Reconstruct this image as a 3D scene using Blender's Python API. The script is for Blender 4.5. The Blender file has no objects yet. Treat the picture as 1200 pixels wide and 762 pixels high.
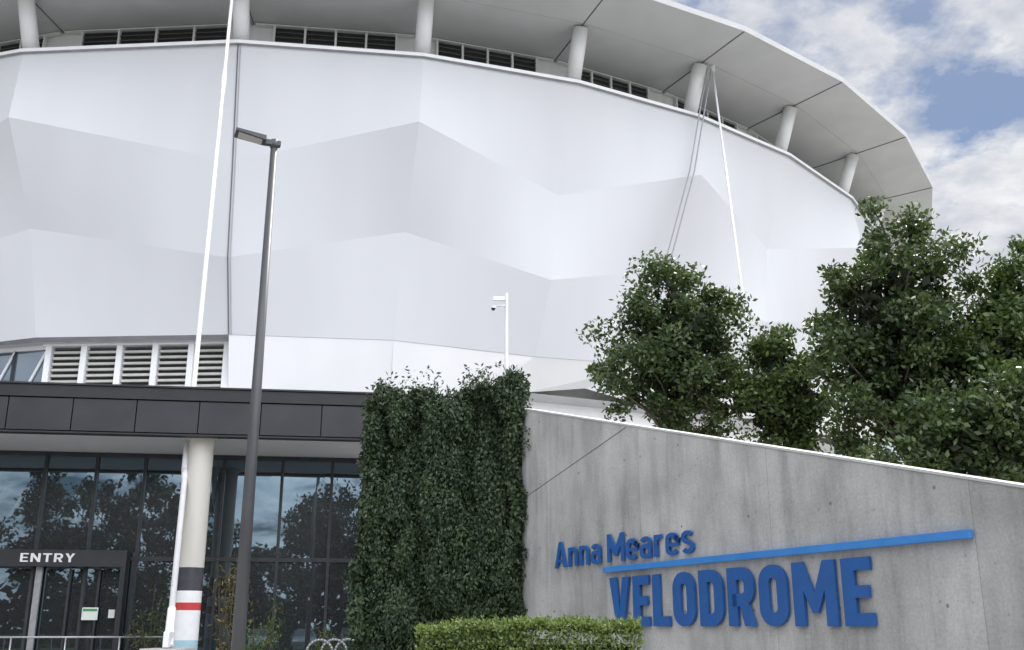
import bpy, bmesh, math, random
import numpy as np
from mathutils import Vector, Matrix
random.seed(7); np.random.seed(7)
scene=bpy.context.scene
scene.view_settings.view_transform='Standard'
scene.view_settings.look='None'
scene.view_settings.exposure=0
R=math.radians

# ------------------------------------------------------------------ materials
def new_mat(name):
    m=bpy.data.materials.new(name); m.use_nodes=True
    nt=m.node_tree; b=nt.nodes['Principled BSDF']
    return m,nt,b
def N(nt,t,**kw):
    n=nt.nodes.new(t)
    for k,v in kw.items(): setattr(n,k,v)
    return n
def math_n(nt,op,a,b=None,c=None):
    n=N(nt,'ShaderNodeMath',operation=op)
    for i,x in enumerate((a,b,c)):
        if x is None: continue
        if hasattr(x,'is_linked') or hasattr(x,'links'): nt.links.new(x,n.inputs[i])
        else: n.inputs[i].default_value=x
    return n.outputs[0]
def ramp(nt,fac,stops):
    r=N(nt,'ShaderNodeValToRGB'); e=r.color_ramp.elements
    while len(e)<len(stops): e.new(0.5)
    for i,(p,c) in enumerate(stops):
        e[i].position=p; e[i].color=(c[0],c[1],c[2],1)
    nt.links.new(fac,r.inputs[0]); return r.outputs[0]
def noise(nt,vec,scale,detail=2,rough=.55):
    n=N(nt,'ShaderNodeTexNoise'); n.inputs['Scale'].default_value=scale
    n.inputs['Detail'].default_value=detail; n.inputs['Roughness'].default_value=rough
    if vec is not None: nt.links.new(vec,n.inputs['Vector'])
    return n.outputs['Fac']
def objco(nt,scale=(1,1,1)):
    t=N(nt,'ShaderNodeTexCoord'); m=N(nt,'ShaderNodeMapping')
    m.inputs['Scale'].default_value=scale
    nt.links.new(t.outputs['Object'],m.inputs['Vector']); return m.outputs[0]
def bump(nt,b,h,strength=.2,dist=.02):
    n=N(nt,'ShaderNodeBump'); n.inputs['Strength'].default_value=strength; n.inputs['Distance'].default_value=dist
    nt.links.new(h,n.inputs['Height']); nt.links.new(n.outputs[0],b.inputs['Normal'])
def simple(name,c1,c2,scale=3,rough=.6,metal=0,stretch=(1,1,1),bmp=0):
    m,nt,b=new_mat(name); v=objco(nt,stretch)
    f=noise(nt,v,scale)
    nt.links.new(ramp(nt,f,[(.3,c1),(.7,c2)]),b.inputs['Base Color'])
    b.inputs['Roughness'].default_value=rough; b.inputs['Metallic'].default_value=metal
    if bmp: bump(nt,b,noise(nt,v,scale*8),bmp)
    return m
def mx(nt,fac,a,b,bt='MIX'):
    n=N(nt,'ShaderNodeMix',data_type='RGBA',blend_type=bt)
    if hasattr(fac,'links'): nt.links.new(fac,n.inputs[0])
    else: n.inputs[0].default_value=fac
    for s,x in ((6,a),(7,b)):
        if hasattr(x,'links'): nt.links.new(x,n.inputs[s])
        else: n.inputs[s].default_value=(x[0],x[1],x[2],1)
    return n.outputs[2]

M_clad=simple('facade_membrane',(.545,.55,.575),(.575,.58,.605),.35,.6,stretch=(1,1,.25))
M_white=simple('white_paint',(.72,.72,.73),(.78,.78,.79),2,.45,stretch=(1,1,.2))
M_skirt=simple('white_cladding',(.74,.74,.75),(.78,.78,.79),.5,.5,stretch=(1,1,.2))
M_soffit=simple('soffit_sheet',(.48,.485,.49),(.54,.545,.55),.5,.6)
M_joint=simple('joint_dark',(.10,.10,.11),(.16,.16,.17),2,.7)
M_seam=simple('seam_grey',(.30,.30,.32),(.36,.36,.38),2,.7)
M_roof=simple('roof_sheet',(.55,.55,.56),(.62,.62,.63),1,.5)
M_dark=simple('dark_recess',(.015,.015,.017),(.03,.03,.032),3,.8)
M_blade=simple('louvre_blade',(.42,.41,.38),(.5,.49,.46),2,.5)
M_blade_dk=simple('louvre_blade_grey',(.10,.10,.10),(.14,.14,.14),2,.5)
M_fascia=simple('dark_fascia_panel',(.014,.015,.019),(.026,.027,.032),1.2,.4,stretch=(1,1,1))
M_fascia2=simple('dark_fascia_cap',(.010,.010,.012),(.016,.016,.018),2,.5)
M_frame=simple('window_frame_metal',(.02,.021,.024),(.035,.035,.04),4,.4)
M_steelgrey=simple('lamp_pole_paint',(.045,.048,.052),(.07,.073,.078),5,.5,stretch=(1,1,.2))
M_silver=simple('brushed_metal',(.35,.35,.36),(.45,.45,.46),10,.35,metal=.8)
M_tie=simple('tie_rod_white',(.74,.74,.75),(.82,.82,.83),3,.4)
M_cream=simple('column_paint',(.50,.48,.43),(.58,.56,.51),1.5,.5,stretch=(1,1,.3))
M_band_dk=simple('band_dark',(.03,.03,.04),(.05,.05,.06),4,.5)
M_band_red=simple('band_red',(.45,.03,.03),(.55,.05,.05),4,.5)
M_band_wh=simple('band_white',(.72,.72,.72),(.8,.8,.8),4,.5)
M_band_bl=simple('band_blue',(.30,.48,.56),(.40,.58,.66),4,.5)
M_blue=simple('sign_blue',(.012,.095,.33),(.017,.115,.39),3,.38)
M_bar=simple('sign_bar_blue',(.040,.23,.62),(.055,.27,.70),3,.35)
M_bark=simple('bark',(.06,.045,.03),(.13,.10,.075),9,.9,stretch=(1,1,.3))
M_grass=simple('grass_ground',(.07,.09,.04),(.13,.14,.08),.6,.95)
M_pave=simple('paving',(.34,.33,.31),(.42,.41,.39),.8,.85)
M_asph=simple('asphalt',(.05,.05,.052),(.075,.075,.076),2,.9)
M_kerb=simple('kerb_concrete',(.32,.31,.29),(.42,.41,.39),3,.85)
M_plinth=simple('plinth_concrete',(.34,.33,.32),(.45,.44,.42),5,.85,bmp=.1)
M_paper=simple('notice_white',(.66,.70,.66),(.75,.78,.75),9,.5)
M_green=simple('notice_green',(.05,.25,.08),(.06,.3,.1),9,.5)
M_mark=simple('road_marking',(.7,.7,.7),(.8,.8,.8),9,.7)
M_carA=simple('car_paint_white',(.6,.6,.6),(.66,.66,.66),2,.25)
M_carB=simple('car_paint_silver',(.3,.31,.33),(.36,.37,.39),2,.25,metal=.5)
M_carC=simple('car_paint_blue',(.03,.06,.15),(.04,.08,.18),2,.25)
M_tyre=simple('tyre_rubber',(.015,.015,.015),(.03,.03,.03),9,.85)
M_cglass=simple('car_glass',(.01,.012,.014),(.02,.022,.025),5,.08)

def glass(name,fac,tint,rough=.012,base=(.006,.008,.01)):
    m,nt,b=new_mat(name)
    b.inputs['Base Color'].default_value=(*base,1); b.inputs['Roughness'].default_value=.3
    g=N(nt,'ShaderNodeBsdfGlossy'); g.inputs['Color'].default_value=(*tint,1); g.inputs['Roughness'].default_value=rough
    v=objco(nt); bp=N(nt,'ShaderNodeBump'); bp.inputs['Strength'].default_value=.06; bp.inputs['Distance'].default_value=.05
    nt.links.new(noise(nt,v,.55,1),bp.inputs['Height']); nt.links.new(bp.outputs[0],g.inputs['Normal'])
    mix=N(nt,'ShaderNodeMixShader'); mix.inputs[0].default_value=fac
    nt.links.new(b.outputs[0],mix.inputs[1]); nt.links.new(g.outputs[0],mix.inputs[2])
    nt.links.new(mix.outputs[0],nt.nodes['Material Output'].inputs[0]); return m
M_glass=glass('tinted_glass',.18,(.60,.84,1.0))
M_glassb=glass('clerestory_glass',.3,(.75,.85,.95),.05,(.05,.08,.12))

def leafmat(name,stops,trans=.25,rough=.45,rnd=.55,big=.5,sc=1.1):
    m,nt,b=new_mat(name)
    g=N(nt,'ShaderNodeNewGeometry'); t=N(nt,'ShaderNodeTexCoord')
    n=noise(nt,t.outputs['Object'],sc,1)
    f=math_n(nt,'ADD',math_n(nt,'MULTIPLY',g.outputs['Random Per Island'],rnd),math_n(nt,'MULTIPLY',n,big))
    c=ramp(nt,f,stops)
    nt.links.new(c,b.inputs['Base Color']); b.inputs['Roughness'].default_value=rough
    if trans>0:
        tr=N(nt,'ShaderNodeBsdfTranslucent'); 
        nt.links.new(mx(nt,.5,c,(.12,.2,.02)),tr.inputs['Color'])
        mix=N(nt,'ShaderNodeMixShader'); mix.inputs[0].default_value=trans
        nt.links.new(b.outputs[0],mix.inputs[1]); nt.links.new(tr.outputs[0],mix.inputs[2])
        nt.links.new(mix.outputs[0],nt.nodes['Material Output'].inputs[0])
    return m
M_leaf=leafmat('tree_leaf',[(.2,(.022,.041,.013)),(.5,(.048,.08,.024)),(.85,(.115,.155,.05))],.22,.45)
M_leaf2=leafmat('tree_leaf_fresh',[(.2,(.027,.050,.013)),(.5,(.062,.102,.025)),(.85,(.145,.20,.055))],.24,.45)
M_ivy=leafmat('ivy_leaf',[(.2,(.020,.038,.018)),(.5,(.036,.062,.026)),(.85,(.068,.10,.04))],0,.6,.35,.7,1.4)
M_hedge=leafmat('hedge_leaf',[(.2,(.06,.09,.02)),(.5,(.12,.17,.038)),(.85,(.20,.26,.065))],.2,.6)
M_far=leafmat('far_leaf',[(.2,(.012,.02,.01)),(.5,(.022,.036,.016)),(.85,(.04,.055,.025))],0,.7)
M_dry=leafmat('dry_leaf',[(.2,(.05,.05,.015)),(.5,(.12,.10,.03)),(.85,(.2,.15,.05))],0)
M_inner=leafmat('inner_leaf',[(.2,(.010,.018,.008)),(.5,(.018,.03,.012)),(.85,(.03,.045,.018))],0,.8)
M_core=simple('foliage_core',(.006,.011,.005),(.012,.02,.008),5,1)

def concrete():
    m,nt,b=new_mat('board_concrete')
    v=objco(nt); v2=objco(nt,(1,1,.16)); 
    big=noise(nt,v,.6,5,.62); st=noise(nt,v2,2.4,5,.65); fine=noise(nt,v,28,3,.7)
    c=ramp(nt,big,[(.30,(.34,.34,.33)),(.5,(.48,.478,.465)),(.70,(.60,.595,.58))])
    c=mx(nt,.65,c,ramp(nt,st,[(.32,(.52,.52,.53)),(.5,(.95,.95,.95)),(.68,(1.14,1.14,1.12))]),'MULTIPLY')
    c=mx(nt,.45,c,ramp(nt,fine,[(.35,(.65,.65,.65)),(.65,(1.1,1.1,1.1))]),'MULTIPLY')
    t=N(nt,'ShaderNodeTexCoord'); sp=N(nt,'ShaderNodeSeparateXYZ'); nt.links.new(t.outputs['Object'],sp.inputs[0])
    x,z=sp.outputs[0],sp.outputs[2]
    fx=math_n(nt,'ABSOLUTE',math_n(nt,'SUBTRACT',math_n(nt,'FRACT',math_n(nt,'DIVIDE',math_n(nt,'ADD',x,.35),3.2)),.5))
    jx=math_n(nt,'LESS_THAN',fx,.0020)
    pn=N(nt,'ShaderNodeTexWhiteNoise',noise_dimensions='1D'); nt.links.new(math_n(nt,'FLOOR',math_n(nt,'ADD',math_n(nt,'DIVIDE',math_n(nt,'ADD',x,.35),3.2),.5)),pn.inputs['W'])
    pv=math_n(nt,'MULTIPLY_ADD',pn.outputs['Value'],.14,.93)
    vm=N(nt,'ShaderNodeVectorMath',operation='SCALE'); nt.links.new(c,vm.inputs[0]); nt.links.new(pv,vm.inputs['Scale']); c=vm.outputs[0]
    hx=math_n(nt,'MULTIPLY',math_n(nt,'SUBTRACT',math_n(nt,'FRACT',math_n(nt,'DIVIDE',x,1.6)),.5),1.6)
    hz=math_n(nt,'MULTIPLY',math_n(nt,'SUBTRACT',math_n(nt,'FRACT',math_n(nt,'DIVIDE',z,1.2)),.5),1.2)
    d=math_n(nt,'SQRT',math_n(nt,'ADD',math_n(nt,'MULTIPLY',hx,hx),math_n(nt,'MULTIPLY',hz,hz)))
    hole=math_n(nt,'LESS_THAN',d,.022)
    sp2=noise(nt,v,9,2,.5)
    spots=math_n(nt,'GREATER_THAN',sp2,.70)
    msk=math_n(nt,'MAXIMUM',math_n(nt,'MULTIPLY',jx,.35),math_n(nt,'MAXIMUM',math_n(nt,'MULTIPLY',hole,.65),math_n(nt,'MULTIPLY',spots,.3)))
    c=mx(nt,msk,c,(.10,.10,.10))
    nt.links.new(c,b.inputs['Base Color']); b.inputs['Roughness'].default_value=.8
    bump(nt,b,fine,.25,.01); return m
M_conc=concrete()
M_coping=simple('coping_concrete',(.5,.5,.49),(.62,.62,.6),2,.8)

# ------------------------------------------------------------------ geometry helpers
class B:
    def __init__(s): s.v=[];s.f=[];s.m=[];s.mats=[]
    def mi(s,mat):
        if mat not in s.mats: s.mats.append(mat)
        return s.mats.index(mat)
    def face(s,pts,mat):
        i=len(s.v); s.v+= [tuple(p) for p in pts]; s.f.append(tuple(range(i,i+len(pts)))); s.m.append(s.mi(mat))
    def box(s,fr,x0,x1,y0,y1,z0,z1,mat):
        o,dx,dy=fr
        def P(a,b,c): return (o[0]+dx[0]*a+dy[0]*b,o[1]+dx[1]*a+dy[1]*b,o[2]+c)
        i=len(s.v)
        s.v+=[P(x0,y0,z0),P(x1,y0,z0),P(x1,y1,z0),P(x0,y1,z0),P(x0,y0,z1),P(x1,y0,z1),P(x1,y1,z1),P(x0,y1,z1)]
        for q in ((0,3,2,1),(4,5,6,7),(0,1,5,4),(1,2,6,5),(2,3,7,6),(3,0,4,7)):
            s.f.append(tuple(i+k for k in q)); s.m.append(s.mi(mat))
    def cyl(s,p0,p1,r0,r1,mat,n=16,caps=True):
        p0=Vector(p0);p1=Vector(p1);d=(p1-p0).normalized()
        a=d.orthogonal().normalized(); b=d.cross(a); i=len(s.v)
        for p,r in ((p0,r0),(p1,r1)):
            for k in range(n):
                t=2*math.pi*k/n; s.v.append(tuple(p+a*r*math.cos(t)+b*r*math.sin(t)))
        for k in range(n):
            k2=(k+1)%n; s.f.append((i+k,i+k2,i+n+k2,i+n+k)); s.m.append(s.mi(mat))
        if caps:
            s.f.append(tuple(i+k for k in reversed(range(n)))); s.m.append(s.mi(mat))
            s.f.append(tuple(i+n+k for k in range(n))); s.m.append(s.mi(mat))
    def obj(s,name,parent=None,smooth=False,bevel=0,mw=None):
        me=bpy.data.meshes.new(name); me.from_pydata(s.v,[],s.f)
        for m in s.mats: me.materials.append(m)
        me.polygons.foreach_set('material_index',s.m)
        o=bpy.data.objects.new(name,me); scene.collection.objects.link(o)
        if parent: o.parent=parent
        if mw: o.matrix_world=mw
        if smooth:
            for p in me.polygons: p.use_smooth=len(p.vertices)==4
        if bevel:
            bm=o.modifiers.new('bev','BEVEL'); bm.width=bevel; bm.segments=2; bm.limit_method='ANGLE'
        me.update(); return o
def empty(name,loc=(0,0,0)):
    e=bpy.data.objects.new(name,None); scene.collection.objects.link(e); return e
WF=((0,0,0),(1,0,0),(0,1,0))

# ------------------------------------------------------------------ VELODROME
CX,CY=-13.44,80.3
def P(a,r,z): 
    t=R(a); return Vector((CX+r*math.sin(t),CY-r*math.cos(t),z))
angs=[-11,2.3,13.3,23.4,32.9,42.7,53.3]
while angs[-1]<330: angs.append(angs[-1]+ (349-53.3)/28)
angs=angs[:-1] if abs(angs[-1]-349)<1e-3 else angs
nb=len(angs)
def ang(i):
    return angs[i%nb]+360*(i//nb)
def shift(a): return .3-6.9*math.sin(R(a-2.3))
bld=empty('velodrome_building')
ZT,ZB=25.6,13.1; RT,RB=41.5,39.9
def node(i,row):
    a=ang(i); low=(i%2==1)
    t=[0,(.425 if low else .28),(.76 if low else .63),1][row]
    dr=[0,(.30 if low else 1.20),(.62 if low else .05),0][row]
    if low and i!=1: dr+= [0,-.50,.0,0][row]
    aa=a+shift(a)*t
    r=RT+(RB-RT)*t+dr
    z=ZT+(ZB-ZT)*t
    if row==3 and low and i!=1: z-=.25
    return P(aa,r,z)
V=[];F=[]; G=6
for i in range(nb):
    for r in range(3):
        q00,q01,q10,q11=node(i,r),node(i+1,r),node(i,r+1),node(i+1,r+1)
        base=len(V)
        for a_ in range(G+1):
            for c_ in range(G+1):
                u,v=c_/G,a_/G
                V.append(tuple((q00*(1-u)+q01*u)*(1-v)+(q10*(1-u)+q11*u)*v))
        for a_ in range(G):
            for c_ in range(G):
                k=base+a_*(G+1)+c_; F.append((k,k+G+1,k+G+2,k+1))
me=bpy.data.meshes.new('faceted_membrane'); me.from_pydata(V,[],F); me.materials.append(M_clad)
me.polygons.foreach_set('use_smooth',[True]*len(F)); me.update()
o=bpy.data.objects.new('faceted_membrane',me); scene.collection.objects.link(o); o.parent=bld
b=B()
for r in range(3):
    p,q=node(1,r),node(1,r+1)
    off=Vector((0,-.02,0)); b.cyl(p+off,q+off,.03,.03,M_joint,6)
    off=Vector((.11,-.02,0)); b.cyl(p+off,q+off,.018,.018,M_seam,6)
b.obj('membrane_seams',bld)
b=B()
def ring(bb,i,r0,z0,r1,z1,mat,f=lambda a:a):
    a0,a1=f(ang(i)),f(ang(i+1))
    bb.face([P(a0,r0,z0),P(a1,r0,z0),P(a1,r1,z1),P(a0,r1,z1)],mat)
sb=lambda a:a+shift(a)
for i in range(nb):
    ring(b,i,RT+.16,ZT-.0,RT+.16,ZT+.16,M_white); ring(b,i,RT+.16,ZT+.16,RT-.3,ZT+.16,M_white)
    ring(b,i,RT-.1,ZT-.03,RT+.16,ZT-.0,M_seam)
    ring(b,i,RT-.3,ZT+.16,39.0,ZT+.2,M_roof)
    ring(b,i,39.0,ZT+.2,39.0,28.15,M_white)
    ring(b,i,39.0,28.15,45.0,28.6,M_soffit)
    ring(b,i,45.0,28.6,45.05,28.85,M_roof); ring(b,i,45.05,28.85,40,29.6,M_roof)
    ring(b,i,40,29.6,0.01,35,M_roof)
    ring(b,i,RB,ZB,RB-.35,ZB-.12,M_seam,sb)
    ring(b,i,38.0,0,38.0,ZB-.1,M_white,sb); ring(b,i,38.0,ZB-.1,RB-.35,ZB-.12,M_soffit,sb)
b.obj('roof_and_walls',bld)
b=B();c=B();d=B()
for i in range(-3,10):
    a=ang(i)
    b.cyl(P(a,39.1,28.145),P(a,44.95,28.585),.03,.03,M_joint,6)
    z=28.15+.45*(42.2-39)/6
    b.cyl(P(a,42.2,z),P(ang(i+1),42.2,z),.012,.012,M_seam,5)
    c.cyl(P(a,40.9,ZT+.1),P(a,41.9,28.33),.36,.36,M_white,20)
    c.cyl(P(a,40.9,ZT+.2),P(a,40.9,ZT+.3),.5,.5,M_white,20)
    p0=P(a,39.0,0);p1=P(ang(i+1),39.0,0); L=(p1-p0).length; dx=(p1-p0)/L; dy=Vector((dx.y,-dx.x,0))
    fr=((p0.x,p0.y,0),dx,dy)
    n=4; m0=.95; w=(L-2*m0)/n
    for k in range(n):
        x0=m0+k*w
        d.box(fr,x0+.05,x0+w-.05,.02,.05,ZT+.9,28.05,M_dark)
        for j in range(5):
            z=ZT+1.18+j*.25
            d.box(fr,x0+.05,x0+w-.05,.06,.15,z,z+.035,M_blade_dk)
        d.box(fr,x0-.05,x0+.05,.03,.2,ZT+.8,28.08,M_white)
    d.box(fr,m0+n*w-.05,m0+n*w+.05,.03,.2,ZT+.8,28.08,M_white)
    d.box(fr,.1,L-.1,.03,.25,28.07,28.13,M_white)
b.obj('soffit_joints',bld); c.obj('roof_struts',bld,smooth=True); d.obj('clerestory_louvres',bld)
b=B()
for i in range(1,9):
    a0,a1=sb(ang(i)),sb(ang(i+1))
    b.face([P(a0,RB-.02,ZB-(.25 if (i%2==1 and i!=1) else 0)),P(a1,RB-.02,ZB-(.25 if ((i+1)%2==1) else 0)),P(a1,39.0,11.45 if i>1 else 10.4),P((a0+a1)/2,38.95,11.9 if i>2 else 10.6),P(a0,39.0,11.45 if i>2 else 10.2)],M_skirt)
    ring(b,i,38.95,11.45,38.02,11.3,M_soffit,sb)
b.obj('lower_cladding',bld)
b=B()
for i in (-2,-1,0):
    a0,a1=sb(ang(i)),sb(ang(i+1))
    p0=P(a0,38.9,0);p1=P(a1,38.9,0);L=(p1-p0).length;dx=(p1-p0)/L;dy=Vector((dx.y,-dx.x,0)); fr=((p0.x,p0.y,0),dx,dy)
    if i==0:
        n=5; w=(L-.3)/n
        for k in range(n):
            x0=.1+k*w
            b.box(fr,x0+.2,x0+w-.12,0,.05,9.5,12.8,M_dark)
            for j in range(13): b.box(fr,x0+.2,x0+w-.12,.06,.2,9.6+j*.25,9.7+j*.25,M_blade)
            b.box(fr,x0-.08,x0+.17,-.02,.32,9.5,12.9,M_white)
        b.box(fr,L-.3,L+.05,-.02,.32,9.5,12.9,M_white)
        b.box(fr,-.1,L+.05,-.02,.36,12.9,13.04,M_white)
    else:
        b.box(fr,0,L,0,.05,9.5,12.9,M_glassb)
        for k in range(4):
            b.box(fr,k*L/4-.05,k*L/4+.05,.05,.14,9.5,12.9,M_frame)
            b.cyl(Vector(fr[0])+dx*(k*L/4)+dy*.1+Vector((0,0,9.6)),Vector(fr[0])+dx*((k+1)*L/4)+dy*.1+Vector((0,0,12.8)),.06,.06,M_white,8)
        b.box(fr,0,L,.05,.16,12.82,13.0,M_white); b.box(fr,0,L,.05,.14,11.2,11.3,M_frame)
b.obj('louvre_and_glass_bays',bld)

# ------------------------------------------------------------------ entrance pavilion
fd=Vector((.9898,.1425,0)); fi=Vector((-.1425,.9898,0)); PF=((-11.8,23.0,0),fd,fi)
b=B()
XR=8.75; XL=-13.0
pw=1.42; x=XR
while x>XL:
    b.box(PF,x-pw+.012,x-.012,.06,.16,5.93,6.68,M_fascia)
    x-=pw
b.box(PF,XL,XR,.165,.3,5.9,7.0,M_fascia2)
b.box(PF,XL,XR+.02,.02,.164,6.70,6.98,M_fascia2)
b.box(PF,XL,XR,-.02,.4,6.985,7.03,M_fascia2)
b.box(PF,XL,XR,.02,.3,5.86,5.90,M_fascia2)
b.box(PF,XL,XR-.02,.31,3.6,5.93,6.0,M_soffit)
b.box(PF,XL,XR-.02,.31,15,6.9,6.96,M_roof)
b.box(PF,XR-.2,XR,.31,15,5.93,6.89,M_fascia2)
b.obj('entrance_canopy',bld,bevel=.004)
b=B()
GY=3.3
mull=[-9.6,-7.6,-5.6,-3.6,-2.3,-1.0,.3,1.55,2.75,3.95,4.75,6.25,7.55,8.5]
for i in range(len(mull)-1):
    x0,x1=mull[i],mull[i+1]
    j=(random.random()-.5)*.012
    for z0,z1 in ((.1,3.2),(3.3,5.85)):
        o=Vector(PF[0]); 
        pts=[(x0+.03,GY+j,z0),(x1-.03,GY-j,z0),(x1-.03,GY-j,z1),(x0+.03,GY+j+.004,z1)]
        b.face([o+fd*p[0]+fi*p[1]+Vector((0,0,p[2])) for p in pts],M_glass)
b.obj('entrance_glazing',bld)
b=B()
for x in mull: b.box(PF,x-.035,x+.035,GY-.09,GY+.05,0,5.9,M_frame)
b.box(PF,mull[0],mull[-1],GY-.08,GY+.05,3.2,3.3,M_frame)
b.box(PF,mull[0],mull[-1],GY-.085,GY+.05,5.82,5.92,M_frame)
b.box(PF,mull[0],mull[-1],GY-.08,GY+.05,0,.12,M_frame)
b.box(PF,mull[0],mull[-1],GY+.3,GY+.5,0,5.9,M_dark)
b.box(PF,8.45,8.6,GY-.05,13,0,5.92,M_fascia2)
b.box(PF,-3.2,2.62,GY-.55,GY-.1,3.02,3.42,M_fascia)
b.box(PF,2.5,2.62,GY-.55,GY-.1,0,3.015,M_fascia)
b.box(PF,.42,.57,GY-.2,GY-.1,0,3.015,M_silver)
for x in (-1.7,-.85,1.2,1.9): b.box(PF,x,x+.05,GY-.16,GY-.1,.1,2.98,M_frame)
b.obj('entrance_frames_and_doors',bld)
b=B()
b.box(PF,1.62,2.0,GY-.2,GY-.17,1.75,2.05,M_paper); b.box(PF,1.64,1.98,GY-.205,GY-.2,1.96,2.02,M_green)
b.box(PF,2.25,2.4,GY-.2,GY-.17,1.8,2.0,M_paper)
b.obj('door_notices',bld)
e=empty('guard_rail'); b=B()
def pf(x,y,z): return Vector(PF[0])+fd*x+fi*y+Vector((0,0,z))
b.cyl(pf(-3.2,1.6,1.36),pf(4.2,1.6,1.36),.022,.022,M_silver,10); b.cyl(pf(-3.2,1.6,.8),pf(4.2,1.6,.8),.02,.02,M_silver,8)
for k in range(7): b.cyl(pf(-3.1+k*1.2,1.6,0),pf(-3.1+k*1.2,1.6,1.36),.022,.022,M_silver,10)
b.obj('rails',e,smooth=True)
e=empty('bicycle_rack'); b=B()
for k in range(3):
    o=Vector((-4.05+k*.22,22.6+k*.5,0)); pr=None
    for j in range(13):
        t=math.pi*j/12; q=o+Vector((.28*math.cos(t),0,1.05+.28*math.sin(t)))
        if pr is not None: b.cyl(pr,q,.025,.025,M_silver,8)
        pr=q
    for sx in (-.28,.28): b.cyl(o+Vector((sx,0,0)),o+Vector((sx,0,1.05)),.025,.025,M_silver,8)
b.obj('hoops',e,smooth=True)
b=B()
cx,cy=-7.42,24.3
bands=[(0,1.3,M_band_bl),(1.3,1.95,M_band_wh),(1.95,2.12,M_band_red),(2.12,2.38,M_band_wh),(2.38,2.9,M_band_dk),(2.9,5.93,M_cream)]
for z0,z1,m in bands: b.cyl((cx,cy,z0),(cx,cy,z1),.29,.29,m,32,caps=False)
b.cyl((cx,cy,5.88),(cx,cy,5.925),.36,.36,M_cream,32)
b.obj('canopy_column',bld,smooth=True)

# ------------------------------------------------------------------ stroke lettering
def arc(cx,cy,rx,ry,a0,a1,n=10):
    return [(cx+rx*math.cos(R(a0+(a1-a0)*i/n)),cy+ry*math.sin(R(a0+(a1-a0)*i/n))) for i in range(n+1)]
def rrect(x0,y0,x1,y1,r):
    return arc(x1-r,y1-r,r,r,0,90,6)+arc(x0+r,y1-r,r,r,90,180,6)+arc(x0+r,y0+r,r,r,180,270,6)+arc(x1-r,y0+r,r,r,270,360,6)
def clean(pts,closed):
    o=[]
    for p in pts:
        if not o or math.dist(p,o[-1])>1e-4: o.append(p)
    if closed and math.dist(o[0],o[-1])<1e-4: o.pop()
    return o
def glyph(ch,w,h):
    t=h; T=2*h; x0,x1,y0,y1=t,w-t,t,1-t; X=.73
    if ch=='V': return [('p',[(0,1),(T*1.04,1),(w/2,.30),(w-T*1.04,1),(w,1),(w/2+T*.56,0),(w/2-T*.56,0)])]
    if ch=='E': return [('p',[(0,0),(w,0),(w,T*.88),(T,T*.88),(T,.5-T*.42),(w*.9,.5-T*.42),(w*.9,.5+T*.42),(T,.5+T*.42),(T,1-T*.88),(w,1-T*.88),(w,1),(0,1)])]
    if ch=='L': return [('p',[(0,0),(w,0),(w,T*.88),(T,T*.88),(T,1),(0,1)])]
    if ch=='O': return [('s',rrect(x0,y0,x1,y1,(x1-x0)*.48),True)]
    if ch=='D': return [('s',[(x0,y0),(x1-.2,y0)]+arc(x1-.2,y0+.2,.2,.2,-90,0,6)+arc(x1-.2,y1-.2,.2,.2,0,90,6)+[(x0,y1)],True)]
    if ch=='M':
        return [('p',[(0,0),(T*.95,0),(T*.95,.55),(w/2-.05,.2),(w/2+.05,.2),(w-T*.95,.55),(w-T*.95,0),(w,0),(w,1),(w-T*1.0,1),(w/2,.5),(T*1.0,1),(0,1)])]
    if ch=='R': 
        return [('s',[(x0,0),(x0,y1),(x1-.17,y1)]+arc(x1-.17,y1-.17,.17,.17,90,0,6)+arc(x1-.17,.44+.17,.17,.17,0,-90,6)+[(x0,.44)],False),('p',[(w*.42,.44),(w*.42+T*.95,.44),(w+.01,0),(w-T*1.08,0)])]
    if ch=='A': return [('p',[(0,0),(T*1.0,0),(w/2,.76),(w-T*1.0,0),(w,0),(w/2+T*.55,1),(w/2-T*.55,1)]),('p',[(w*.2,.2),(w*.8,.2),(w*.76,.2+T*.85),(w*.24,.2+T*.85)])]
    if ch=='N': return [('p',[(0,0),(T,0),(T,.62),(w-T,0),(w,0),(w,1),(w-T,1),(w-T,.38),(T,1),(0,1)])]
    if ch=='T': return [('p',[(w/2-h,0),(w/2+h,0),(w/2+h,1-T),(w,1-T),(w,1),(0,1),(0,1-T),(w/2-h,1-T)])]
    if ch=='Y': return [('p',[(w/2-h,0),(w/2+h,0),(w/2+h,.42),(w,1),(w-T*1.15,1),(w/2,.6),(T*1.15,1),(0,1),(w/2-h,.42)])]
    if ch=='n': return [('p',[(0,0),(T,0),(T,X),(0,X)]),('s',[(t,X*.55)]+arc(w/2,X-t-.14,w/2-t,.14,180,0,10)+[(x1,0)],False)]
    if ch=='a': return [('s',arc(w/2,X-t-.12,w/2-t,.12,165,0,9)+[(x1,0)],False),('s',rrect(x0,t,x1,X*.56,.11),True)]
    if ch=='e': return [('s',[(x1,X*.47),(x1,X-t-.12)]+arc(w/2,X-t-.13,w/2-t,.13,0,180,10)+arc(w/2,t+.13,w/2-t,.13,180,335,10),False),('p',[(t*1.2,X*.47-t*.8),(x1+t*.98,X*.47-t*.8),(x1+t*.98,X*.47+t*.8),(t*1.2,X*.47+t*.8)])]
    if ch=='r': return [('p',[(0,0),(T,0),(T,X),(0,X)]),('s',[(t,X*.5)]+arc(w*.95,X-t-.15,w*.95-t,.15,180,92,8),False)]
    if ch=='s': 
        k=X/2; return [('s',arc(w/2,X-t-.13,w/2-t,.13,25,170,8)+[(x0+.005,k+.10),(x0+.07,k+.035),(w/2,k),(x1-.07,k-.035),(x1-.005,k-.10)]+arc(w/2,t+.13,w/2-t,.13,-10,-155,8),False)]
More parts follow.
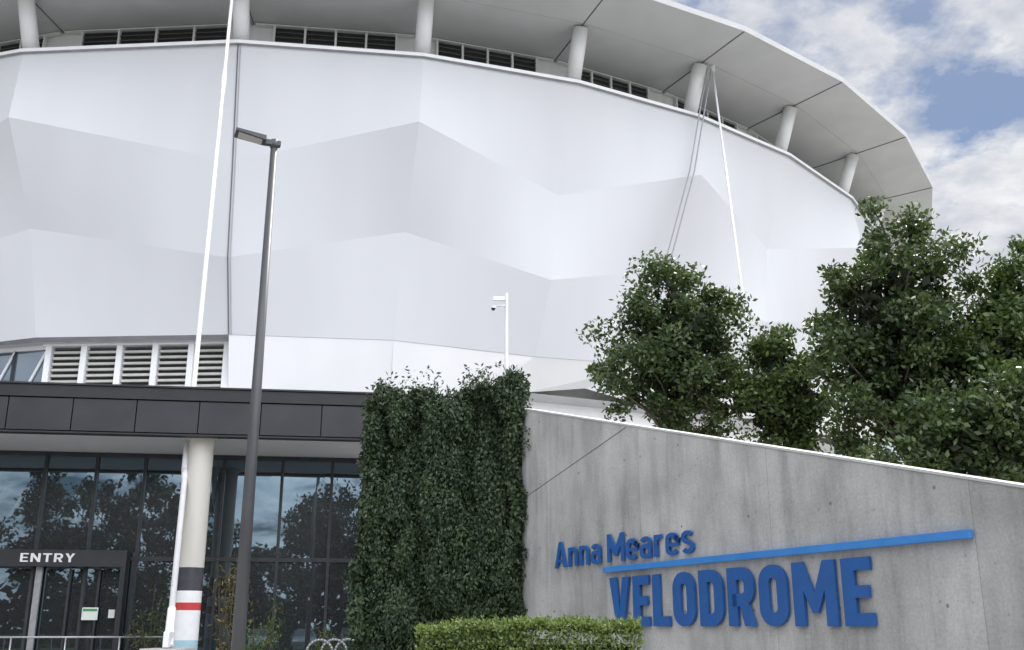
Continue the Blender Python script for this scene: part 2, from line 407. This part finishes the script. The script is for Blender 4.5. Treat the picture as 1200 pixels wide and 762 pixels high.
def letter_mesh(prims,h,depth,mat,name,parent,mw,sx,sz):
    verts=[];faces=[]
    for k,pr in enumerate(prims):
        f=-depth-.002*k; bk=-.002*k
        if pr[0]=='p':
            pts=pr[1]; i=len(verts); n=len(pts)
            verts+= [(x*sx,f,y*sz) for x,y in pts]+[(x*sx,bk,y*sz) for x,y in pts]
            faces.append(tuple(range(i,i+n))); faces.append(tuple(reversed(range(i+n,i+2*n))))
            for j in range(n): j2=(j+1)%n; faces.append((i+j,i+n+j,i+n+j2,i+j2))
        else:
            closed=pr[2]; pts=clean(pr[1],closed); n=len(pts); i=len(verts)
            for j,p in enumerate(pts):
                a=pts[(j-1)%n] if (closed or j>0) else None; c=pts[(j+1)%n] if (closed or j<n-1) else None
                d1=Vector((p[0]-a[0],p[1]-a[1])).normalized() if a else None
                d2=Vector((c[0]-p[0],c[1]-p[1])).normalized() if c else None
                if d1 is None: d1=d2
                if d2 is None: d2=d1
                n1=Vector((-d1.y,d1.x)); n2=Vector((-d2.y,d2.x)); mm=(n1+n2).normalized(); s=h/max(.5,mm.dot(n1))
                for sg in (1,-1):
                    x,y=p[0]+mm.x*s*sg,p[1]+mm.y*s*sg
                    verts.append((x*sx,f,y*sz)); verts.append((x*sx,bk,y*sz))
            m=n if closed else n-1
            for j in range(m):
                A=i+4*j; Bq=i+4*((j+1)%n)
                faces+=[(A,A+2,Bq+2,Bq),(A+1,Bq+1,Bq+3,A+3),(A,Bq,Bq+1,A+1),(A+2,A+3,Bq+3,Bq+2)]
            if not closed:
                A=i; faces.append((A,A+1,A+3,A+2)); A=i+4*(n-1); faces.append((A,A+2,A+3,A+1))
    me=bpy.data.meshes.new(name); me.from_pydata(verts,[],faces)
    bm=bmesh.new(); bm.from_mesh(me); bmesh.ops.recalc_face_normals(bm,faces=bm.faces); bm.to_mesh(me); bm.free()
    me.materials.append(mat); o=bpy.data.objects.new(name,me); scene.collection.objects.link(o)
    o.parent=parent; o.matrix_world=mw; return o
def write(text,widths,h,gap,x0,x1,z0,cap,depth,off,mat,fr,parent,space=.35):
    tot=0
    for ch in text: tot+= (space if ch==' ' else widths[ch]+gap)
    tot-=gap; sx=(x1-x0)/tot; o,dx,dy=fr; x=0
    for ch in text:
        if ch==' ': x+=space; continue
        pos=Vector(o)+Vector(dx)*(x0+x*sx)+Vector(dy)*(-off)+Vector((0,0,z0))
        mw=Matrix(((dx[0],dy[0],0,pos.x),(dx[1],dy[1],0,pos.y),(0,0,1,pos.z),(0,0,0,1)))
        letter_mesh(glyph(ch,widths[ch],h),h,depth,mat,'letter_'+ch,parent,mw,sx,cap)
        x+=widths[ch]+gap

es=empty('entry_sign')
write('ENTRY',dict(E=.55,N=.68,T=.62,R=.6,Y=.68),.085,.16,.12,1.40,3.12,.21,.02,-(GY-.552),M_band_wh,PF,es)

# ------------------------------------------------------------------ sign wall
wd=Vector((.407,-.9135,0)); wi=Vector((.9135,.407,0)); WO=Vector((.2,20.3,0))
WM=Matrix(((wd.x,wi.x,0,WO.x),(wd.y,wi.y,0,WO.y),(0,0,1,0),(0,0,0,1)))
def ztop(s): return 5.80-.2558*s
b=B(); S1=15.0; th=.3
prof=[(0,0),(S1,0),(S1,ztop(S1)),(0,ztop(0))]
b.face([(x,0,z) for x,z in prof],M_conc); b.face([(x,th,z) for x,z in reversed(prof)],M_conc)
b.face([(0,0,0),(0,0,ztop(0)),(0,th,ztop(0)),(0,th,0)],M_conc)
b.face([(S1,0,0),(S1,th,0),(S1,th,ztop(S1)),(S1,0,ztop(S1))],M_conc)
b.face([(0,0,ztop(0)),(S1,0,ztop(S1)),(S1,th,ztop(S1)),(0,th,ztop(0))],M_coping)
zz=lambda s,dz:ztop(s)+dz
c0=[(0,-.01,zz(0,.003)),(S1,-.01,zz(S1,.003)),(S1,th+.01,zz(S1,.003)),(0,th+.01,zz(0,.003))]
c1=[(x,y,z+.03) for x,y,z in c0]
b.face([c0[k] for k in (3,2,1,0)],M_coping); b.face([c1[k] for k in (0,1,2,3)],M_coping)
for k in range(4):
    k2=(k+1)%4; b.face([c0[k],c0[k2],c1[k2],c1[k]],M_coping)
b.face([(0.02,-.003,3.99),(4.1,-.003,4.72),(4.1,-.003,4.735),(0.02,-.003,4.005)],M_joint)
cw=b.obj('concrete_wall',None,mw=WM)
sg=empty('velodrome_sign')
SF=((WO.x,WO.y,0),tuple(wd),tuple(wi))
cwid=dict(V=.66,E=.50,L=.48,O=.60,D=.60,R=.61,M=.82)
write('VELODROME',cwid,.108,.12,3.50,9.40,1.60,.75,.035,.02,M_blue,SF,sg)
lw=dict(A=.66,n=.5,a=.48,M=.78,e=.5,r=.36,s=.46)
write('Anna Meares',lw,.070,.12,1.5,5.95,2.60,.45,.028,.02,M_blue,SF,sg,space=.22)
b=B(); b.box(SF,3.33,10.85,-.08,-.02,2.44,2.53,M_bar); b.obj('underline_bar',sg,bevel=.006)

# ------------------------------------------------------------------ street lamp
sl=empty('street_lamp')
b=B(); lx,ly=-3.83,15.0
b.cyl((lx,ly,0),(lx,ly,9.0),.105,.052,M_steelgrey,24)
b.cyl((lx,ly,0),(lx,ly,.03),.24,.24,M_steelgrey,24)
b.cyl((lx,ly,.02),(lx,ly,.5),.13,.125,M_steelgrey,24)
b.cyl((lx,ly,8.98),(lx,ly,9.12),.06,.06,M_steelgrey,20)
b.obj('pole',sl,smooth=True)
b=B()
hd=Vector((-.93,-.36,0)); hn=Vector((.36,-.93,0)); HF=((lx,ly,9.07),hd,hn)
b.box(HF,-.1,.16,-.05,.05,-.05,.03,M_steelgrey)
def hb(x0,x1,w0,w1,za,zb,zc,zd,mat):
    o=Vector(HF[0])
    pp=[(x0,-w0,za),(x1,-w1,zc),(x1,w1,zc),(x0,w0,za),(x0,-w0,zb),(x1,-w1,zd),(x1,w1,zd),(x0,w0,zb)]
    pt=[o+hd*p[0]+hn*p[1]+Vector((0,0,p[2])) for p in pp]
    for q in ((0,3,2,1),(4,5,6,7),(0,1,5,4),(1,2,6,5),(2,3,7,6),(3,0,4,7)): b.face([pt[k] for k in q],mat)
hb(.14,.62,.12,.15,-.02,.06,.06,.10,M_steelgrey)
hb(.20,.57,.09,.11,-.03,-.012,.045,.06,M_blade)
b.obj('lamp_head',sl)

# ------------------------------------------------------------------ tie rods from roof to ground
def tie(name,top,bot,r=.065,sleeve=.28):
    e=empty(name); b=B(); top=Vector(top);bot=Vector(bot)
    b.cyl(top,bot,r,r,M_tie,14)
    for f in (sleeve,.82):
        p=top.lerp(bot,f); q=top.lerp(bot,f+.035); b.cyl(p,q,r*1.45,r*1.45,M_tie,14)
        b.cyl(top.lerp(bot,f-.01),p,r*1.0,r*1.45,M_tie,14); b.cyl(q,top.lerp(bot,f+.045),r*1.45,r,M_tie,14)
    b.cyl(top+Vector((0,0,.3)),top.lerp(bot,.012),.14,.1,M_tie,12)
    b.obj('rod',e,smooth=True)
    b=B(); d=(top-bot).normalized()
    b.cyl(bot,bot+d*.9,.10,.085,M_tie,16)
    b.box(((bot.x,bot.y,0),(1,0,0),(0,1,0)),-.06,.06,-.2,.2,bot.z-.02,bot.z+.3,M_tie)
    b.box(((bot.x,bot.y,0),(1,0,0),(0,1,0)),-.42,.42,-.5,.5,0,bot.z-.03,M_plinth)
    b.obj('anchor_block',e,bevel=.02); return e
tie('roof_tie_rod',(-11.72,37.3,28.4),(-7.05,22.0,1.2))
tie('roof_tie_rod',(10.0,45.4,28.35),(8.55,33.0,.8),.05,.5)
e=empty('bracing_cable'); b=B()
cpts=[Vector((9.7,45.5,28.2)),Vector((8.3,44.1,22.0)),Vector((6.9,43.9,17.3)),Vector((6.2,44.2,15.0))]
for k in (0,.22):
    for p,q in zip(cpts[:-1],cpts[1:]): b.cyl(p+Vector((k,-.25,0)),q+Vector((k,-.25,0)),.035,.035,M_seam,8)
b.obj('cables',e)

e=empty('security_camera_pole'); b=B(); px,py=-.17,30.0
b.cyl((px,py,0),(px,py,11.45),.085,.05,M_tie,14)
b.cyl((px,py,11.05),(px-.4,py-.1,11.0),.03,.03,M_tie,8)
b.cyl((px-.4,py-.1,11.0),(px-.4,py-.1,10.93),.08,.08,M_tie,12)
b.cyl((px-.4,py-.1,10.93),(px-.4,py-.1,10.87),.07,.04,M_dark,12)
b.box(((px-.15,py-.2,11.1),(1,0,0),(0,1,0)),-.25,.1,-.06,.06,.05,.17,M_tie)
b.obj('mast',e,smooth=False)

# ------------------------------------------------------------------ parked cars across the car park (seen reflected)
def car(x,y,rot,paint):
    e=empty('parked_car'); b=B()
    low=[(-2.15,.35),(-2.2,.75),(-2.05,.95),(-1.2,1.0),(1.25,.98),(2.0,.82),(2.2,.6),(2.15,.32)]
    W=.88
    for sgn in (1,-1):
        pts=[(px_,sgn*W,pz) for px_,pz in low]
        b.face(pts if sgn<0 else pts[::-1],paint)
    for k in range(len(low)):
        p,q=low[k],low[(k+1)%len(low)]
        b.face([(p[0],-W,p[1]),(q[0],-W,q[1]),(q[0],W,q[1]),(p[0],W,p[1])],paint)
    cab0=[(-1.95,.96),(1.15,.985)]; roof=[(-1.35,1.46),(.25,1.48)]; w0,w1=.84,.66
    A0=[(cab0[0][0],-w0,cab0[0][1]),(cab0[1][0],-w0,cab0[1][1]),(cab0[1][0],w0,cab0[1][1]),(cab0[0][0],w0,cab0[0][1])]
    A1=[(roof[0][0],-w1,roof[0][1]),(roof[1][0],-w1,roof[1][1]),(roof[1][0],w1,roof[1][1]),(roof[0][0],w1,roof[0][1])]
    for k in range(4):
        k2=(k+1)%4; b.face([A0[k],A0[k2],A1[k2],A1[k]],M_cglass)
    b.face([(p[0],p[1],p[2]+.004) for p in A1],paint)
    for k in range(4): b.cyl(Vector(A0[k]),Vector(A1[k]),.045,.04,paint,6)
    for sgn in (1,-1): b.cyl((-.45,sgn*.84,.98),(-.5,sgn*.665,1.47),.04,.04,paint,6)
    for wx in (-1.35,1.35):
        for sgn in (1,-1):
            b.cyl((wx,sgn*.70,.32),(wx,sgn*.91,.32),.32,.32,M_tyre,20); b.cyl((wx,sgn*.905,.32),(wx,sgn*.92,.32),.2,.2,M_silver,14)
    for sgn in (1,-1):
        b.box(WF,2.08,2.17,sgn*.65-.16,sgn*.65+.16,.62,.74,M_band_wh); b.box(WF,-2.21,-2.14,sgn*.65-.14,sgn*.65+.14,.75,.88,M_band_red)
        b.box(WF,.75,.95,sgn*.98-.08,sgn*.98+.08,.98,1.1,paint)
    o=b.obj('body',e); e.location=(x,y,.01); e.rotation_euler=(0,0,rot); return e
car(-3.2,-19.5,R(90),M_carA); car(-.4,-19.4,R(90),M_carB); car(2.4,-19.6,R(-90),M_carC); car(-8.6,-19.5,R(90),M_carB)

# ------------------------------------------------------------------ foliage
def leaves(name,Pn,L,W,mat,parent=None,down=0.0,jit=.35):
    n=len(Pn)
    d=np.random.normal(size=(n,3)); d[:,2]-=down*1.5; d/=np.linalg.norm(d,axis=1,keepdims=True)
    r=np.random.normal(size=(n,3)); s=np.cross(d,r); s/=np.linalg.norm(s,axis=1,keepdims=True)
    l=(L*(1+jit*np.random.uniform(-1,1,n)))[:,None]; w=(W*(1+jit*np.random.uniform(-1,1,n)))[:,None]
    V=np.empty((n,4,3)); V[:,0]=Pn; V[:,1]=Pn+d*l*.45+s*w*.5; V[:,2]=Pn+d*l; V[:,3]=Pn+d*l*.45-s*w*.5
    me=bpy.data.meshes.new(name); me.vertices.add(4*n); me.vertices.foreach_set('co',V.reshape(-1))
    me.loops.add(4*n); me.loops.foreach_set('vertex_index',np.arange(4*n,dtype=np.int32))
    me.polygons.add(n); me.polygons.foreach_set('loop_start',np.arange(0,4*n,4,dtype=np.int32))
    try: me.polygons.foreach_set('loop_total',np.full(n,4,dtype=np.int32))
    except Exception: pass
    me.update(calc_edges=True); me.materials.append(mat)
    o=bpy.data.objects.new(name,me); scene.collection.objects.link(o)
    if parent: o.parent=parent
    return o
def crown(center,rad,ncl,nleaf,clr,seed,taper=0.0,bias=.45):
    rs=np.random.RandomState(seed)
    C=[]
    lob=[(rs.uniform(-1,1),rs.uniform(-1,1),rs.uniform(-1,1),rs.uniform(.8,1.15)) for _ in range(9)]
    while len(C)<ncl:
        v=rs.normal(size=3); v/=np.linalg.norm(v)
        k=1.0
        for l in lob:
            dd=v@np.array(l[:3])/np.linalg.norm(l[:3])
            if dd>.75: k=l[3]
        r=rs.uniform(0,1)**bias*k
        p=v*r
        if taper: 
            f=1-taper*max(0,p[2]); p[0]*=f;p[1]*=f
        C.append(np.array(center)+p*np.array(rad))
    C=np.array(C)
    rr=clr*rs.uniform(.55,1.4,ncl)
    idx=rs.randint(0,ncl,nleaf)
    off=rs.normal(size=(nleaf,3)); off/=np.linalg.norm(off,axis=1,keepdims=True); off*=(rs.uniform(0,1,nleaf)**.6)[:,None]
    off[:,2]*=.75
    return C,C[idx]+off*rr[idx][:,None]
def limb(b,pts,r0,r1,n=8):
    for i in range(len(pts)-1):
        a=r0+(r1-r0)*i/(len(pts)-1); c=r0+(r1-r0)*(i+1)/(len(pts)-1); b.cyl(pts[i],pts[i+1],a,c,M_bark,n,caps=False)
def tree(name,base,center,rad,ncl,nleaf,clr,seed,mat,L=.12,W=.06,taper=.3,tr=.13,parent=None,inner=0):
    e=parent or empty(name)
    C,Pn=crown(center,rad,ncl,nleaf,clr,seed,taper)
    np.random.seed(seed); leaves('crown_leaves',Pn,L,W,mat,e)
    if inner:
        v=np.random.normal(size=(inner,3)); v/=np.linalg.norm(v,axis=1,keepdims=True); v*=(np.random.uniform(0,1,inner)**.4)[:,None]*.62
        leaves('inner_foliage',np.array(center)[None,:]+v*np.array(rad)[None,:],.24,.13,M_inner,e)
    rs=random.Random(seed); b=B()
    base=Vector(base); top=Vector(center)+Vector((0,0,rad[2]*.7)); tp=[]
    for i in range(9):
        t=i/8; p=base.lerp(top,t)+Vector((rs.uniform(-.08,.08),rs.uniform(-.08,.08),0))*(1 if 0<i<8 else 0); tp.append(p)
    limb(b,tp,tr,tr*.2,12)
    for c in C[::2]:
        c=Vector(c); zt=max(base.z+ (center[2]-rad[2]-base.z)*.8, c.z-abs((c-Vector((center[0],center[1],c.z))).length)*.7-.2)
        t=min(1,max(0,(zt-base.z)/(top.z-base.z))); k=min(7,int(t*8)); s=tp[k].lerp(tp[k+1],t*8-k)
        m=s.lerp(c,.5)+Vector((rs.uniform(-.12,.12),rs.uniform(-.12,.12),rs.uniform(-.05,.2)))
        limb(b,[s,m,c],tr*.28,.008,6)
    b.obj('trunk_and_limbs',e,smooth=True); return e
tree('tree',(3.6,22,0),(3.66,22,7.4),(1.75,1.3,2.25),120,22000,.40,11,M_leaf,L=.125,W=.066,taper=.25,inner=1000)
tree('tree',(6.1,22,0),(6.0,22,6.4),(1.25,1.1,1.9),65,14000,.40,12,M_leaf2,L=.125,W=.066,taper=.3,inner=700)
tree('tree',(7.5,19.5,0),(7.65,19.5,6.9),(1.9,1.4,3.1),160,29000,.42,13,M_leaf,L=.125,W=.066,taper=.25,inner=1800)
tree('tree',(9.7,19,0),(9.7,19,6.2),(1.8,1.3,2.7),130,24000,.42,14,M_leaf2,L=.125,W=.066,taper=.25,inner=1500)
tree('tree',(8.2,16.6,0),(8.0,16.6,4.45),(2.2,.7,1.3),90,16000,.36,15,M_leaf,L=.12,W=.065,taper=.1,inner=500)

dt=empty('distant_trees')
rs=random.Random(5)
for k in range(13):
    x=-42+k*4.2+rs.uniform(-1.2,1.2); y=-32+rs.uniform(-4,4); h=rs.uniform(12.5,16)*(0.66 if -8<x<0 else 1)
    tree('t',(x,y,0),(x,y,h*.58),(rs.uniform(3.0,4.0),2.6,h*.40),46,4600,1.1,100+k,M_far,L=.44,W=.24,taper=.3,tr=.2,parent=dt,inner=0)
np.random.seed(77); n=8000
x=np.random.uniform(-48,18,n); z=np.random.uniform(0,1,n)*(5.2+1.1*np.sin(x*.9)+.8*np.sin(x*2.3+1)); y=-37+np.random.uniform(-1.5,1.5,n)
leaves('understorey',np.stack([x,y,z],1),1.0,.6,M_far,dt)

# ivy wall
iv=empty('ivy_wall')
A=Vector((.16,20.25,0)); Bv=Vector((-3.10,21.5,0)); iL=(Bv-A).length; idr=(Bv-A)/iL; ino=Vector((idr.y,-idr.x,0))
if ino.y>0: ino=-ino
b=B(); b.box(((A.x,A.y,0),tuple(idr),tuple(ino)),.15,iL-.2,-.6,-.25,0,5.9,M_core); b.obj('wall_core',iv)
rs=np.random.RandomState(31)
def IP(s,dep,z): return np.stack([A.x+idr.x*s+ino.x*dep,A.y+idr.y*s+ino.y*dep,z],1)
def topz(s): return 6.22+.15*np.sin(s*2.6+.6)+.10*np.sin(s*6.3+1)+.09*np.sin(s*17)
# relief: overlapping hanging clumps of random size, each overhanging a shaded hollow below
kc=np.stack([rs.uniform(-.1,3.6,60),rs.uniform(.2,6.9,60),rs.uniform(.16,.40,60),rs.uniform(.5,1.5,60),rs.uniform(.10,.46,60)],1)
def relief(s,z):
    o=np.zeros(np.shape(s))
    for a,c_,ra,rb,am in kc:
        zz2=(z-c_)/rb; zz2=np.where(zz2<0,zz2*1.8,zz2)
        q=((s-a-.06*np.sin(z*3))/ra)**2+zz2**2
        o=np.maximum(o,am*np.sqrt(np.clip(1-q,0,1)))
    return o*1.1-.10+.07*np.sin(s*3.1+z*.6)+.12*np.sin(z*.62+1.0)
ns=1700; S=[];Z=[];D=[]
s0=rs.uniform(-.04,iL+.03,ns); zt=topz(s0)*np.where(rs.rand(ns)<.35,1,rs.uniform(.12,1,ns)); ln=rs.uniform(.3,1.6,ns); dp=rs.uniform(-.06,.12,ns)
for k in range(ns):
    m=int(ln[k]*21)+2; t=rs.uniform(0,1,m)
    s=s0[k]+rs.normal(0,.04,m)+.07*np.sin(t*5+k)*t; z=zt[k]-t*ln[k]+.05
    S.append(s);Z.append(z);D.append(dp[k]+.22*t*(1-t)-.05*t+rs.normal(0,.025,m))
S=np.concatenate(S);Z=np.concatenate(Z);D=np.concatenate(D)+relief(S,Z)-.25*np.clip(np.abs(S/iL-.5)*2,0,1.1)**8
ok=Z>0
np.random.seed(32); leaves('ivy_strands',IP(S[ok],D[ok],Z[ok]),.085,.045,M_ivy,iv,down=1.1)
n=22000; s=rs.uniform(-.02,iL+.03,n); z=rs.uniform(0,1,n)*topz(s)
leaves('ivy_base',IP(s,rs.uniform(-.26,-.06,n)+relief(s,z)*.75,z),.115,.08,M_ivy,iv,down=.8)
ns=230; pts=[]
for k in range(ns):
    s_=rs.uniform(-.05,iL+.03); m=22; t=rs.uniform(0,1,m); h=abs(rs.normal(0,.24))+.06; le=rs.normal(0,.45)
    s=s_+le*h*t+rs.normal(0,.055,m); z=topz(np.array([s_]))[0]-.14+h*t; pts.append(IP(s,np.full(m,rs.uniform(-.45,.2))+rs.normal(0,.05,m),z))
leaves('ivy_shoots',np.concatenate(pts),.10,.045,M_ivy,iv,down=-.2)
n=4500; s=rs.uniform(0,iL,n); leaves('ivy_crest',IP(s,rs.uniform(-.6,.1,n),topz(s)-rs.uniform(0,.25,n)),.11,.065,M_ivy,iv)
n=8500; z=rs.uniform(0,6.1,n); s=iL+rs.uniform(-.25,.12,n)+.15*np.sin(z*.95+.1)+.09*np.sin(z*3.1)+.05*np.sin(z*8); leaves('ivy_end',IP(s,rs.uniform(-.6,.12,n),z),.11,.065,M_ivy,iv,down=.8)
n=5500; z=rs.uniform(0,6.2,n); s=rs.uniform(-.02,.16,n)+.03*np.sin(z*3); leaves('ivy_end_2',IP(s,rs.uniform(-.5,.2,n),z),.09,.055,M_ivy,iv,down=.8)
pts=[]
for k in range(30):
    z0=rs.uniform(1,6.0)*1.0; m=30; t=rs.uniform(0,1,m); L_=rs.uniform(.08,.34)*(1.5 if z0>5 else 1)
    p=np.array(WO)[None,:]+np.array(wd)[None,:]*(t*L_)[:,None]-np.array(wi)[None,:]*(.03+.05*rs.rand(m))[:,None]
    p[:,2]=np.minimum(z0-t*.3+rs.normal(0,.05,m),5.95); pts.append(p)
leaves('ivy_tendrils',np.concatenate(pts),.08,.05,M_ivy,iv,down=.5)

# clipped hedge
hg=empty('hedge'); np.random.seed(41)
n=32000; u=np.random.uniform(0,1,n); x=-1.02+2.42*u
hgt=1.60+.022*np.sin(x*4)+.018*np.sin(x*11)+.014*np.sin(x*23); hgt-=np.clip((-.6-x),0,1)*.22
face=np.random.rand(n); y=np.where(face<.5,11.5+np.random.uniform(0,1.1,n),11.5+np.abs(np.random.normal(0,.06,n)))
z=np.where(face<.5,hgt+np.random.normal(0,.02,n),np.random.uniform(.1,1,n)*hgt)
leaves('hedge_leaves',np.stack([x,y,z],1),.046,.027,M_hedge,hg,down=-.4)
n=900; x=-1.0+2.4*np.random.rand(n); leaves('hedge_shoots',np.stack([x,11.5+np.random.rand(n),1.62+np.abs(np.random.normal(0,.03,n))-np.clip((-.6-x),0,1)*.22],1),.05,.02,M_hedge,hg,down=-1)
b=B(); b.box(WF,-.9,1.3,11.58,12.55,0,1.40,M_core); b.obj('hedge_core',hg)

def sapling(x,y,h,seed,m):
    e=empty('shrub'); b=B(); r=random.Random(seed); pts=[]
    for k in range(9):
        p=Vector((x+r.uniform(-.08,.08),y+r.uniform(-.08,.08),0)); q=Vector((x+r.uniform(-.5,.5),y+r.uniform(-.4,.4),h*r.uniform(.6,1)))
        limb(b,[p,p.lerp(q,.5)+Vector((r.uniform(-.1,.1),0,.1)),q],.018,.005,5)
        for j in range(70): 
            t=r.uniform(.35,1); s=p.lerp(q,t); pts.append((s.x+r.gauss(0,.11),s.y+r.gauss(0,.11),s.z+r.gauss(0,.1)))
    b.obj('stems',e); np.random.seed(seed); leaves('leaves',np.array(pts),.13,.035,m,e,down=.3)
sapling(-6.75,25.4,3.4,3,M_dry); sapling(-5.9,25.0,2.2,4,M_leaf2); sapling(-8.5,25.2,2.6,5,M_leaf); sapling(-4.2,24.6,1.7,6,M_leaf)

# ------------------------------------------------------------------ ground
b=B(); b.face([(-1500,-1500,0),(1500,-1500,0),(1500,1500,0),(-1500,1500,0)],M_grass); b.obj('ground')
b=B(); b.box(WF,-70,60,7.8,130,-.1,.02,M_pave); b.obj('pavement')
b=B(); b.face([(-70,-26,.006),(60,-26,.006),(60,7.6,.006),(-70,7.6,.006)],M_asph); b.obj('car_park_asphalt')
b=B(); b.box(WF,-70,60,7.62,7.79,-.1,.14,M_kerb); b.obj('kerb',bevel=.02)
b=B()
for k in range(18): b.face([(-36+k*2.8,-22,.011),(-35.9+k*2.8,-22,.011),(-35.9+k*2.8,-17,.011),(-36+k*2.8,-17,.011)],M_mark)
b.obj('parking_markings')

# ------------------------------------------------------------------ light
w=bpy.data.worlds.new('World'); scene.world=w; w.use_nodes=True; nt=w.node_tree
bg=nt.nodes['Background']; bg.inputs['Strength'].default_value=.12
sky=N(nt,'ShaderNodeTexSky',sky_type='NISHITA'); sky.sun_disc=False
EL,AZ=50,27
sky.sun_elevation=R(EL); sky.sun_rotation=R(AZ); sky.air_density=1.0; sky.dust_density=.4; sky.ozone_density=2.5
tc=N(nt,'ShaderNodeTexCoord'); sp=N(nt,'ShaderNodeSeparateXYZ'); nt.links.new(tc.outputs['Generated'],sp.inputs[0])
zz_=math_n(nt,'ADD',math_n(nt,'ABSOLUTE',sp.outputs[2]),.25)
cb=N(nt,'ShaderNodeCombineXYZ')
X_=math_n(nt,'DIVIDE',sp.outputs[0],zz_); Y_=math_n(nt,'DIVIDE',sp.outputs[1],zz_)
nt.links.new(X_,cb.inputs[0]); nt.links.new(Y_,cb.inputs[1])
cb.inputs[2].default_value=3.7
f=noise(nt,cb.outputs[0],4.2,6,.64); f2=noise(nt,cb.outputs[0],9,4,.6)
def gap(x0,y0,rad,amt):
    ax=math_n(nt,'SUBTRACT',X_,x0); ay=math_n(nt,'SUBTRACT',Y_,y0)
    d=math_n(nt,'SQRT',math_n(nt,'ADD',math_n(nt,'MULTIPLY',ax,ax),math_n(nt,'MULTIPLY',ay,ay)))
    k=math_n(nt,'MAXIMUM',math_n(nt,'SUBTRACT',1.0,math_n(nt,'DIVIDE',d,rad)),0.0)
    return math_n(nt,'MULTIPLY',k,amt)
f=math_n(nt,'ADD',f,.065)
f=math_n(nt,'SUBTRACT',f,gap(.62,1.18,.115,.26)); f=math_n(nt,'SUBTRACT',f,gap(.46,1.03,.055,.16))
mask=ramp(nt,f,[(.40,(0,0,0)),(.54,(1,1,1))])
ccol=N(nt,'ShaderNodeMix',data_type='RGBA'); 
nt.links.new(ramp(nt,f2,[(.35,(0,0,0)),(.68,(1,1,1))]),ccol.inputs[0])
ccol.inputs[6].default_value=(4.9,5.2,5.9,1); ccol.inputs[7].default_value=(8.1,8.1,8.2,1)
# added fill lobe: unseen clouds behind the camera brightened to light the shaded facade
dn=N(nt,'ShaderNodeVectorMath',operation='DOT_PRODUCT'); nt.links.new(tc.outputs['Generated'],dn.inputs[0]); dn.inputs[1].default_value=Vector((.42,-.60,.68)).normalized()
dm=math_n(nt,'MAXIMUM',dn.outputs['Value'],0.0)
fill_lobe=math_n(nt,'MULTIPLY_ADD',math_n(nt,'MULTIPLY',math_n(nt,'MULTIPLY',dm,dm),dm),4.9,.95)
cm=N(nt,'ShaderNodeVectorMath',operation='SCALE'); nt.links.new(ccol.outputs[2],cm.inputs[0]); nt.links.new(fill_lobe,cm.inputs['Scale'])
skyb=N(nt,'ShaderNodeVectorMath',operation='SCALE'); nt.links.new(sky.outputs[0],skyb.inputs[0]); skyb.inputs['Scale'].default_value=.66
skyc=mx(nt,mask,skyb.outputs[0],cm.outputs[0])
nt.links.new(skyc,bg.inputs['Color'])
S=Vector((math.sin(R(AZ))*math.cos(R(EL)),math.cos(R(AZ))*math.cos(R(EL)),math.sin(R(EL))))
sd=bpy.data.lights.new('sun','SUN'); sd.energy=4.0; sd.angle=R(.5); sd.color=(1,.95,.88)
so=bpy.data.objects.new('sun',sd); scene.collection.objects.link(so); so.rotation_euler=S.to_track_quat('Z','Y').to_euler()

# ------------------------------------------------------------------ camera
cd=bpy.data.cameras.new('camera'); cd.lens=36; cd.sensor_width=36; cd.clip_end=4000; cd.clip_start=.1
co=bpy.data.objects.new('camera',cd); scene.collection.objects.link(co); co.location=(0,0,1.6); co.rotation_euler=(R(90+16.4),0,0)
scene.camera=co
